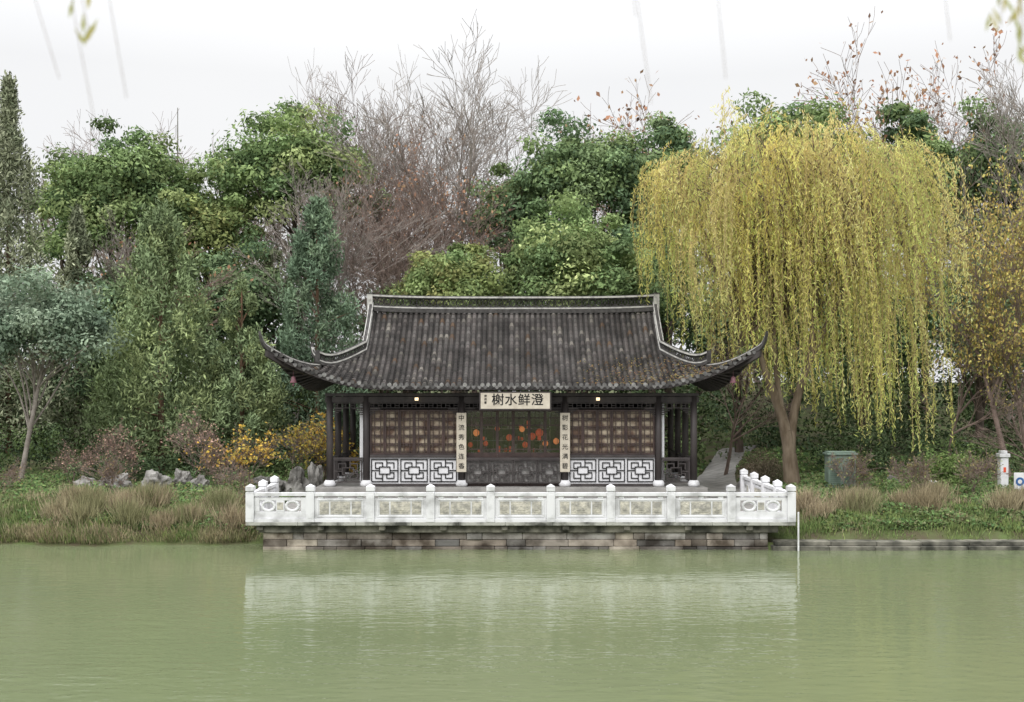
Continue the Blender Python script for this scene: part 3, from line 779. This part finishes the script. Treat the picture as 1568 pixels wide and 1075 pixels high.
# bare trees
bare_tree(-6.0, 72, 28.2, 0, .85); bare_tree(-3.2, 74, 28.2, 4, .8); bare_tree(-.6, 76, 26.2, 3, .7)
bare_tree(-8.6, 76, 27.4, 5, .7, True); bare_tree(-14.3, 82, 30.0, 1, .6); bare_tree(-5.0, 66, 18.0, 2, 1.0, True)
bare_tree(-8.0, 64, 16.5, 0, .8, True)
bare_tree(-2.3, 67, 20.0, 5, .8, True, RED, 900, .22); bare_tree(-6.8, 70, 21.5, 4, .8, True, RED, 700, .22)
bare_tree(-12.2, 63, 18.6, 2, .9); bare_tree(-11.2, 64, 16.5, 3, .5)
bare_tree(-29.5, 76, 24.0, 3, .7, True); bare_tree(-26.0, 78, 25.0, 0, .8, True); bare_tree(-20.8, 62, 14.0, 2, 1.0, True, RED, 500, .2)
bare_tree(-18.5, 78, 22.5, 5, .8, True); bare_tree(-22.3, 63, 15.5, 4, .7)
bare_tree(27.4, 74, 27.8, 1, .75, True, RED, 2300, .36); bare_tree(31.5, 70, 26.5, 4, .8, False)
bare_tree(29.3, 61, 24.5, 2, .9); bare_tree(12.5, 76, 24.6, 0, .9, True, RED, 1700, .36); bare_tree(7.2, 76, 24.2, 3, .7, True, RED, 1400, .36)
bare_tree(22.4, 50, 15.8, 1, .6, True, ORG, 7500, .19, 'autumn_tree'); bare_tree(24.2, 52, 14.5, 3, .6, True, ORG, 5500, .19, 'autumn_tree')
bare_tree(20.4, 52, 10.5, 0, .7, True, ORG, 1600, .18, 'autumn_tree')
bare_tree(10.3, 54, 8.5, 3, .8, True); bare_tree(22.5, 47.5, 6.0, 3, 1.0, True)
am_ = group('antenna_mast'); segs_mesh('mast', [(-27.1, 90, 3, -27.1, 90, 24, .12, .09), (-27.1, 90, 24, -27.1, 90, 28.2, .06, .03), (-27.8, 90, 22, -26.4, 90, 22, .04, .04), (-27.5, 90, 24.5, -26.7, 90, 24.5, .04, .04)], 6, M_darkstone, am_)

# distant tree mass, undergrowth
k = 360
cen = np.stack([rs.uniform(-52, 52, k), rs.uniform(84, 96, k), np.zeros(k)], 1); cen[:, 2] = 5+rs.rand(k)*15
clump_leaves('distant_trees', cen, np.tile([2.8, 2.0, 2.8], (k, 1)), 150, gain([(.13, .105, .09), (.10, .105, .07), (.09, .11, .06), (.15, .125, .11)], 1.8), .5, aspect=.35, updir=1.0, inner=.2, m=M_leafd)
k = 150
xx = rs.uniform(-34, 34, k); yy = rs.uniform(70, 78, k); cen = np.stack([xx, yy, T(xx, yy)+rs.rand(k)*8], 1)
clump_leaves('woodland_edge', cen, np.tile([2.2, 1.6, 1.8], (k, 1))*(.6+.7*rs.rand(k, 1)), 190, CAMD+DARK, .36, m=M_leafd)
k = 300
xx = rs.uniform(-36, 36, k); yy = rs.uniform(58, 66, k); cen = np.stack([xx, yy, T(xx, yy)+rs.rand(k)*4.2], 1)
clump_leaves('undergrowth', cen, np.tile([1.5, 1.2, 1.1], (k, 1))*(.6+.7*rs.rand(k, 1)), 180, DARK+[(.12, .16, .065)], .22, m=M_leafd)
k = 110
xx = np.concatenate([rs.uniform(-30, -10.5, k//2), rs.uniform(14.5, 32, k//2)]); yy = rs.uniform(51.5, 55, k); cen = np.stack([xx, yy, T(xx, yy)+rs.rand(k)*1.8], 1)
clump_leaves('shrubbery', cen, np.tile([1.1, .9, .8], (k, 1))*(.6+.7*rs.rand(k, 1)), 200, DARK+[(.14, .2, .07), (.10, .14, .06)], .16, m=M_leafd)

# ---- willow
wl = group('willow_tree')
bx, by = 11.75, 46.5; z0 = float(T(bx, by)); cx, cy = 12.0, 46.9
segs = []
limb(segs, (bx, by, z0-.3), (bx-.15, by, 2.6), .38, .30, .02, 5); limb(segs, (bx-.15, by, 2.6), (bx-.9, by+.1, 5.4), .27, .19, .04, 6)
limb(segs, (bx-.1, by, 2.5), (bx+.7, by+.2, 6.3), .22, .16, .05, 6); limb(segs, (bx+.7, by+.2, 6.3), (bx+1.0, by+.4, 11.5), .16, .08, .05, 8)
limb(segs, (bx-.9, by+.1, 5.4), (bx-2.2, by+.2, 10.5), .16, .07, .06, 8); limb(segs, (bx-.5, by, 4.6), (bx-.2, by+1, 12.0), .14, .06, .05, 8)
limb(segs, (bx+.7, by+.2, 6.3), (bx+3.6, by-.5, 12.0), .13, .05, .08, 8)
K = 265; tips = []
for i in range(K):
    th = random.uniform(0, 2*math.pi); r_ = math.sqrt(random.random())
    u, v = r_*math.cos(th), r_*math.sin(th)
    lay = random.choice((1, 1, 1, .84, .66))
    x = cx+6.15*u*lay; y = cy+4.4*v*lay
    z = 5.5+(15.6-5.5)*lay-2.3*(r_**3.2)*lay+random.gauss(0, .5)+.4*math.sin(x*1.5+y)
    if x < 7.4: z = max(z, 13.0+random.random()*1.6)
    tips.append((x, y, z, r_))
C = []; U = []; CC = []; st = []
YEL = np.array([(.84, .71, .25), (.76, .69, .24), (.84, .74, .33), (.64, .64, .24), (.80, .66, .29), (.70, .69, .25)])
def zmin(x):
    return float(np.interp(x, [5, 6.2, 7.2, 8.5, 9.6, 10.6, 12.2, 13.2, 14.5, 17, 18.5], [9.6, 8.4, 6.8, 5.9, 5.0, 4.6, 4.6, 3.6, 2.8, 2.4, 4.5]))
for (x, y, z, r_) in tips:
    root = random.choice([(bx+1.0, by+.4, random.uniform(8, 11.5)), (bx-2.0, by+.2, random.uniform(7, 10.5)), (bx-.2, by+1, random.uniform(8, 12)), (bx+3.4, by-.5, random.uniform(10, 11.8))])
    limb(segs, root, (x, y, z), .055, .014, .12, 6)
    base = YEL[random.randrange(6)]*random.uniform(.72, 1.08)
    L0 = random.uniform(1.4, 5.6)
    dx0, dy0 = random.gauss(0, .5), random.gauss(0, .4)
    for s_ in range(random.randint(5, 9)):
        ax_, ay_ = x+dx0+random.gauss(0, .24), y+dy0+random.gauss(0, .22); az_ = z+random.gauss(0, .35)
        end = zmin(ax_)+abs(random.gauss(0, 1.8)); L_ = min(az_-end, L0*random.uniform(.6, 1.2))
        if random.random() < .13: L_ = az_-end
        if L_ < 1: continue
        out = Vector((ax_-cx+random.gauss(0, 2.0), ay_-cy+random.gauss(0, 1.5), 0)).normalized(); sw = random.uniform(.25, 1.0); ph = random.uniform(0, 6)
        n = int(L_/.09); t = np.arange(n)/n; s3 = t*L_
        e_ = 1-np.exp(-s3*1.1)
        hx = ax_+out.x*sw*e_+.13*np.sin(t*5+ph)+.35*t*t; hy = ay_+out.y*sw*e_; hz = az_-L_*t+.55*np.sin(np.minimum(s3*1.6, math.pi))*sw
        Q = np.stack([hx, hy, hz], 1)
        for j in range(0, n-9, 9): st.append((*Q[j], *Q[min(j+9, n-1)], .010, .008))
        C.append(Q+rs.normal(size=(n, 3))*.045); uu = rs.normal(size=(n, 3))*.6; uu[:, 2] -= 1.0; U.append(uu)
        shade = (1+.13*random.gauss(0, 1))
        CC.append((base[None]+(t[:, None])*np.array([[-.06, .02, -.02]]))*shade*(1+.15*rs.normal(size=(n, 1))))
C = np.concatenate(C); U = np.concatenate(U); CC = np.concatenate(CC); n = len(C)
print('willow leaves', n)
leaves_mesh('foliage', C, rdir(n), U, .18+.09*rs.rand(n), .046, CC, wl, leaf_mat('willow_leaf', .45))
segs_mesh('hanging_twigs', st, 3, mat('willow_twig', (.45, .34, .16), (.34, .25, .12), 2), wl)
segs_mesh('trunk', segs, 7, M_willowbark, wl)

# ------------------------------------------------------------ low plants
def small_shrub(name, x, y, h, w_, palette, nl, size, seed, keepf=.45):
    v = seed % 4; z0 = float(T(x, y))-.05; g_ = group(name)
    S, tp = PR[v]; S = S.copy(); keep = S[:, 5] > 2.2; S = S[keep]; S[:, [2, 5]] -= 2.2; sc = h/7.8
    S[:, :6] *= np.array([w_, w_, 1, w_, w_, 1])*sc; S[:, 6:] = np.maximum(S[:, 6:]*sc, .006)
    S[:, [0, 3]] += x; S[:, [1, 4]] += y; S[:, [2, 5]] += z0
    S2 = S[rs.rand(len(S)) < keepf]
    segs_mesh('stems', S2, 3, M_twigbrown, g_)
    if nl:
        t_ = tp[tp[:, 2] > 2.8]; i = rs.randint(0, len(t_), nl); C = (t_[i]-np.array([0, 0, 2.2]))*np.array([w_, w_, 1])*sc+rs.normal(size=(nl, 3))*.07+np.array([x, y, z0])
        l_ = size*(.6+.8*rs.rand(nl)); leaves_mesh('leaves', C, rdir(nl), rdir(nl), l_, l_*.6, pal(palette, nl)*(1+.25*rs.normal(size=(nl, 1))), g_)
PINK = [(.42, .27, .22), (.48, .33, .26), (.36, .25, .19)]; YO = [(.72, .48, .10), (.65, .40, .08), (.72, .57, .16)]
small_shrub('red_maple_shrub', -17.2, 46.5, 2.8, .8, PINK, 650, .09, 0, .45); small_shrub('red_maple_shrub', -18.8, 47, 2.0, .9, PINK, 400, .09, 1, .4)
small_shrub('red_maple_shrub', -13.4, 46.0, 3.2, .8, PINK, 600, .09, 3, .45)
small_shrub('wintersweet_shrub', -11.0, 45.5, 2.7, .8, YO, 480, .15, 1, .5); small_shrub('wintersweet_shrub', -12.0, 45.2, 2.3, .8, YO+PINK, 240, .12, 2, .4)
small_shrub('yellow_maple_tree', -8.9, 51.5, 3.4, .8, YO, 900, .16, 3)
small_shrub('yellow_maple_tree', -10.0, 49.5, 3.2, .8, [(.4, .36, .1), (.5, .36, .08)], 600, .15, 0)
for i, x in enumerate((14.6, 17.4, 20.8, 22.6, 12.9)): small_shrub('bare_shrub', x, 41.4+i*.5, 1.9, 1.0, [(.25, .28, .12), (.3, .24, .12)], 300, .09, i, .6)
for i, x in enumerate((-19.5, -14.8, -10.6)): small_shrub('bare_shrub', x, 41.5, 1.7, 1.0, [(.3, .24, .13), (.28, .2, .12)], 200, .08, i+1, .5)
clump_leaves('round_shrub', [(10.7, 48, 2.0), (11.2, 47.8, 1.75), (10.3, 48, 1.7)], [(.8, .7, .75), (.6, .6, .55), (.6, .6, .5)], 2600, [(.18, .16, .11), (.14, .16, .095), (.22, .18, .13)], .07)
kk = 16
clump_leaves('broadleaf_shrub', np.stack([rs.uniform(17.2, 19.0, kk), rs.uniform(45.0, 46.5, kk), 1.3+rs.rand(kk)*1.1], 1), np.full((kk, 3), .5), 320, [(.2, .28, .1), (.15, .22, .08)], .13)
clump_leaves('broadleaf_shrub', np.stack([rs.uniform(14.6, 16.6, kk), rs.uniform(42.0, 43.5, kk), 1.1+rs.rand(kk)*.3], 1), np.full((kk, 3), .42), 320, [(.17, .24, .08), (.13, .2, .08)], .11)
clump_leaves('broadleaf_shrub', np.stack([rs.uniform(-20, -11, 26), rs.uniform(48, 49.5, 26), 1.2+rs.rand(26)*.9], 1), np.full((26, 3), .55), 260, CAMD+DARK, .12)

def blades(name, xr, yr, n, hmin, hmax, palette, wdt=.025, clusters=60, cs=.35, shore=False, spread=.28):
    cx_ = rs.uniform(*xr, clusters); cy_ = rs.uniform(*yr, clusters); ch = rs.uniform(hmin, hmax, clusters)
    i = rs.randint(0, clusters, n); x = cx_[i]+rs.normal(size=n)*cs; y = cy_[i]+rs.normal(size=n)*cs*.7
    if shore: y = shoreY(x)+.05+np.abs(rs.normal(size=n))*.35
    y = np.maximum(y, shoreY(x)+.02)
    h = ch[i]*(.5+.7*rs.rand(n)); U = rs.normal(size=(n, 3))*spread; U[:, 2] = 1
    if shore: U[:, 1] -= .35
    U = unit(U)
    C = np.stack([x, y, np.maximum(T(x, y), 0)], 1)+U*h[:, None]*.48
    Nn = rdir(n); Nn[:, 2] *= .2
    cc = pal(palette, clusters)[i]*(1+.25*rs.normal(size=(n, 1)))
    leaves_mesh(name, C, Nn, U, h, wdt, cc)
TAN = [(.36, .30, .20), (.42, .35, .24), (.30, .25, .16), (.26, .27, .14)]; GRN = [(.18, .25, .09), (.24, .29, .11), (.15, .21, .08)]
blades('dry_reeds', (-16.5, -9.4), (38.3, 41.0), 12500, .4, 1.05, TAN, .020, 26, .26, spread=.36)
blades('dry_reeds', (-27, -17), (38.6, 41), 4000, .3, .6, TAN+GRN, .022, 20, .35)
blades('dry_reeds', (10.2, 24), (38.4, 41.2), 11500, .35, 1.0, TAN, .020, 23, .28, spread=.36)
blades('bank_grass', (-27, -9), (37.9, 41), 24000, .12, .38, GRN+GRN+TAN[:1], .03, 200, .35)
blades('bank_grass', (9.5, 26), (37.1, 41), 22000, .12, .36, GRN+GRN+TAN[:1], .03, 200, .35)
blades('shore_grass', (-30, -9.0), (37.5, 38), 16000, .15, .5, GRN+TAN, .025, 120, .3, shore=True)
def cover(name, xr, yr, n, palette, size=.13, h=.28, excl=False):
    x = rs.uniform(*xr, n); y = yr[0]+(yr[1]-yr[0])*rs.rand(n)**1.4
    if excl:
        px0 = path_x(y); ok = ~((x > px0-.1) & (x < px0+2.0)); x = x[ok]; y = y[ok]; n = len(x)
    lump = .5+.5*np.sin(x*1.7+np.sin(y*1.3)*2)*np.cos(y*1.9+x*.4)
    z = np.maximum(T(x, y), .02)+rs.rand(n)*h*(.3+lump)
    Nn = unit(rs.normal(size=(n, 3))*.6+np.array([0, -.3, 1]))
    cc = pal(palette, n)*(.8+.4*lump[:, None])*(1+.2*rs.normal(size=(n, 1))); l_ = size*(.6+.8*rs.rand(n))
    leaves_mesh(name, np.stack([x, y, z], 1), Nn, np.cross(Nn, rdir(n)), l_, l_*.65, cc)
IVY = gain([(.085, .135, .052), (.065, .11, .046), (.125, .175, .062), (.11, .105, .06)], 1.55)
cover('groundcover', (-30, -8.9), (38.2, 52), 60000, IVY); cover('groundcover', (9.6, 30), (37.4, 52), 60000, IVY, excl=True)
cover('groundcover', (-20, 20), (52.5, 60), 24000, IVY, .2, .4, excl=True)
cover('fallen_leaves', (-28, -9.5), (41, 50), 2500, [(.5, .34, .14), (.4, .26, .12)], .09, .1)
cover('fallen_leaves', (10, 28), (37.6, 50), 3000, [(.6, .5, .18), (.4, .3, .14)], .09, .1)
n = 700; lx = 2.5+5.7*rs.rand(n)**.6; a_ = rs.rand(n)**1.5*2.0
ok = (a_ < HX-lx-.1); lx = lx[ok]; a_ = a_[ok]
C = np.array([RP(u, -(HY-a), 0, .09) for u, a in zip(lx, a_)]); n = len(C)
Nn = unit(np.tile([0, -.45, 1.0], (n, 1))+rs.normal(size=(n, 3))*.2)
leaves_mesh('roof_leaf_litter', C, Nn, np.cross(Nn, rdir(n)), .09+.04*rs.rand(n), .04, pal([(.36, .26, .10), (.28, .16, .09), (.32, .31, .12), (.22, .13, .09)], n), pav)

# ------------------------------------------------------------ small objects
ub_ = group('utility_cabinet'); x, y = 13.3, 45.0; z = float(T(x, y))-.05
b = MB(); b.box(x-.55, x+.55, y-.3, y+.3, z, z+1.42); b.box(x-.62, x+.62, y-.37, y+.37, z+1.422, z+1.5); b.box(x-.55, x+.55, y-.3, y+.3, z+1.502, z+1.56)
b.build('body', M_green, ub_, .015)
b = MB()
for s_ in (-1, 1):
    for k in range(14): b.box(x+s_*.27-.21, x+s_*.27+.21, y-.325, y-.302, z+.2+k*.08, z+.245+k*.08)
b.build('louvres', M_green, ub_)
pl = group('stone_pillar'); x, y = 19.9, 45.0; z = float(T(x, y))-.05
b = MB(); b.box(x-.16, x+.16, y-.16, y+.16, z, z+1.35); b.box(x-.21, x+.21, y-.21, y+.21, z+1.352, z+1.5); b.box(x-.13, x+.13, y-.13, y+.13, z+1.502, z+1.62); b.build('shaft', M_marble, pl, .02)
b = MB(); b.box(x-.05, x+.05, y-.175, y-.162, z+.75, z+.95); b.build('notice', M_red, pl)
si = group('warning_sign'); x, y = 18.75, 41.0; z = float(T(x, y))-.1
b = MB(); b.box(x-.04, x+.04, y, y+.06, z, z+.9); b.box(x-.22, x+.22, y-.02, y-.002, z+.45, z+1.05); b.build('post_and_plate', M_whitep, si, .01)
b = MB(); vs = [(x+.16*math.cos(t), y-.024, z+.72+.16*math.sin(t)) for t in np.linspace(0, 2*math.pi, 25)[:-1]]; b.add(vs, [tuple(range(24))]); b.build('disc', M_blue, si)
b = MB(); vs = [(x+.08*math.cos(t), y-.028, z+.72+.08*math.sin(t)) for t in np.linspace(0, 2*math.pi, 25)[:-1]]; b.add(vs, [tuple(range(24))]); b.build('symbol', M_whitep, si)
gl2 = group('garden_lamp'); x, y = 16.9, 44.6; z = float(T(x, y))
b = MB(); b.cyl(x, y, [(.05, z), (.05, z+.25)], 10); b.cyl(x, y, [(.10, z+.25), (.20, z+.30), (.16, z+.36), (.05, z+.40)], 14); b.build('shade', M_whitep, gl2, 0, True)

# overhanging willow twigs near the viewer, hung from a limb above
ov = group('willow_branch'); segs = []; C = []; U = []
def vx(px_): return (px_-784)*.00147
def vz(py_): return 5.17-(py_-600)*.00147
limb(segs, (-1.8, 2.6, 6.75), (1.9, 2.5, 6.85), .02, .012, .03, 10)
for (x0_, x1_, y1_, lv) in ((72, 138, 180, 0), (140, 188, 150, 0), (-40, 85, 120, 0), (968, 992, 158, 0), (1112, 1106, 120, 0), (1449, 1450, 62, 0), (86, 132, 60, 1), (1552, 1562, 62, 1), (1575, 1528, 40, 1), (1560, 1572, 90, 1), (962, 968, 25, 0)):
    p0 = Vector((vx(x0_)-.02, 2.5, 6.8)); p1 = Vector((vx(x1_), 2.5, vz(y1_))); n = 14; pts = [p0.lerp(p1, (k/n))+Vector((.012*math.sin(k*.5), 0, 0)) for k in range(n+1)]
    for k in range(n): segs.append((*pts[k], *pts[k+1], .0010, .0008))
    if lv:
        for k in range(7):
            C.append(p1+Vector((random.gauss(0, .012), random.gauss(0, .01), random.uniform(0, .10)))); U.append((random.gauss(0, .35), 0, -1))
segs_mesh('twigs', segs, 5, M_barklt, ov)
n = len(C); leaves_mesh('leaves', np.array([tuple(c_) for c_ in C]), np.tile([0.2, -1, 0], (n, 1)), np.array(U), .05, .010, pal([(.52, .46, .18), (.4, .42, .16)], n), ov)

# ------------------------------------------------------------ world, light, camera
wd = bpy.data.worlds.new('World'); scene.world = wd; wd.use_nodes = True; nt = wd.node_tree; N = nt.nodes; L = nt.links; N.clear()
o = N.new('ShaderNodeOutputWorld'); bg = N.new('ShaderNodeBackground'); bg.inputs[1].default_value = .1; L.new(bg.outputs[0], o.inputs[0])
sk = N.new('ShaderNodeTexSky'); sk.sky_type = 'NISHITA'; sk.sun_disc = False
SE, SA = math.radians(44), math.radians(202)
sk.sun_elevation = SE; sk.sun_rotation = SA; sk.dust_density = 4; sk.air_density = 1.0
hs = N.new('ShaderNodeHueSaturation'); hs.inputs['Saturation'].default_value = .15; L.new(sk.outputs[0], hs.inputs['Color'])
tc_ = N.new('ShaderNodeTexCoord'); nn = N.new('ShaderNodeTexNoise'); nn.inputs['Scale'].default_value = 1.6; nn.inputs['Detail'].default_value = 4
mp = N.new('ShaderNodeMapping'); mp.inputs['Scale'].default_value = (1, 1, 3); L.new(tc_.outputs['Generated'], mp.inputs[0]); L.new(mp.outputs[0], nn.inputs['Vector'])
cr_ = N.new('ShaderNodeValToRGB'); cr_.color_ramp.elements[0].color = (.95, .955, .965, 1); cr_.color_ramp.elements[1].color = (1.02, 1.02, 1.02, 1)
cr_.color_ramp.elements[0].position = .3; cr_.color_ramp.elements[1].position = .7; L.new(nn.outputs[0], cr_.inputs[0])
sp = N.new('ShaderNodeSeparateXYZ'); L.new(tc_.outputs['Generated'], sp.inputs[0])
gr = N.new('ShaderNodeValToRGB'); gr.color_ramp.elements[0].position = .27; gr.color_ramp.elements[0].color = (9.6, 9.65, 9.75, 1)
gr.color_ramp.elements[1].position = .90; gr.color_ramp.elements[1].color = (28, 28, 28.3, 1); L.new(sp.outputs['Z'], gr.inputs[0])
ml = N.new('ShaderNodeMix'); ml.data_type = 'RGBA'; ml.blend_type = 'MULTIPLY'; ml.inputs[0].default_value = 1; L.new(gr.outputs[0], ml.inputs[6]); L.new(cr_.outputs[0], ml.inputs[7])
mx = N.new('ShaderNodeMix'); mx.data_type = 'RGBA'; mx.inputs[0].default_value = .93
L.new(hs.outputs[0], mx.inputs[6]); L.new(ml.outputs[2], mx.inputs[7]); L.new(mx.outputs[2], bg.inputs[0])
sun = bpy.data.lights.new('sun', 'SUN'); sun.energy = 1.5; sun.angle = math.radians(25); sun.color = (1, .98, .95)
so = bpy.data.objects.new('sun', sun); COL.objects.link(so)
so.rotation_euler = (math.radians(46), 0, math.radians(-22))

cam = bpy.data.cameras.new('camera'); co = bpy.data.objects.new('camera', cam); COL.objects.link(co)
co.location = (0, 0, 5.17); co.rotation_euler = (math.radians(90), 0, 0)
cam.sensor_width = 36; cam.lens = 39.03; cam.shift_y = .0399; cam.clip_end = 3000; cam.clip_start = .05
cam.dof.use_dof = True; cam.dof.focus_distance = 44; cam.dof.aperture_fstop = 2.8
scene.camera = co
scene.view_settings.view_transform = 'Standard'; scene.view_settings.look = 'None'; scene.view_settings.exposure = 0
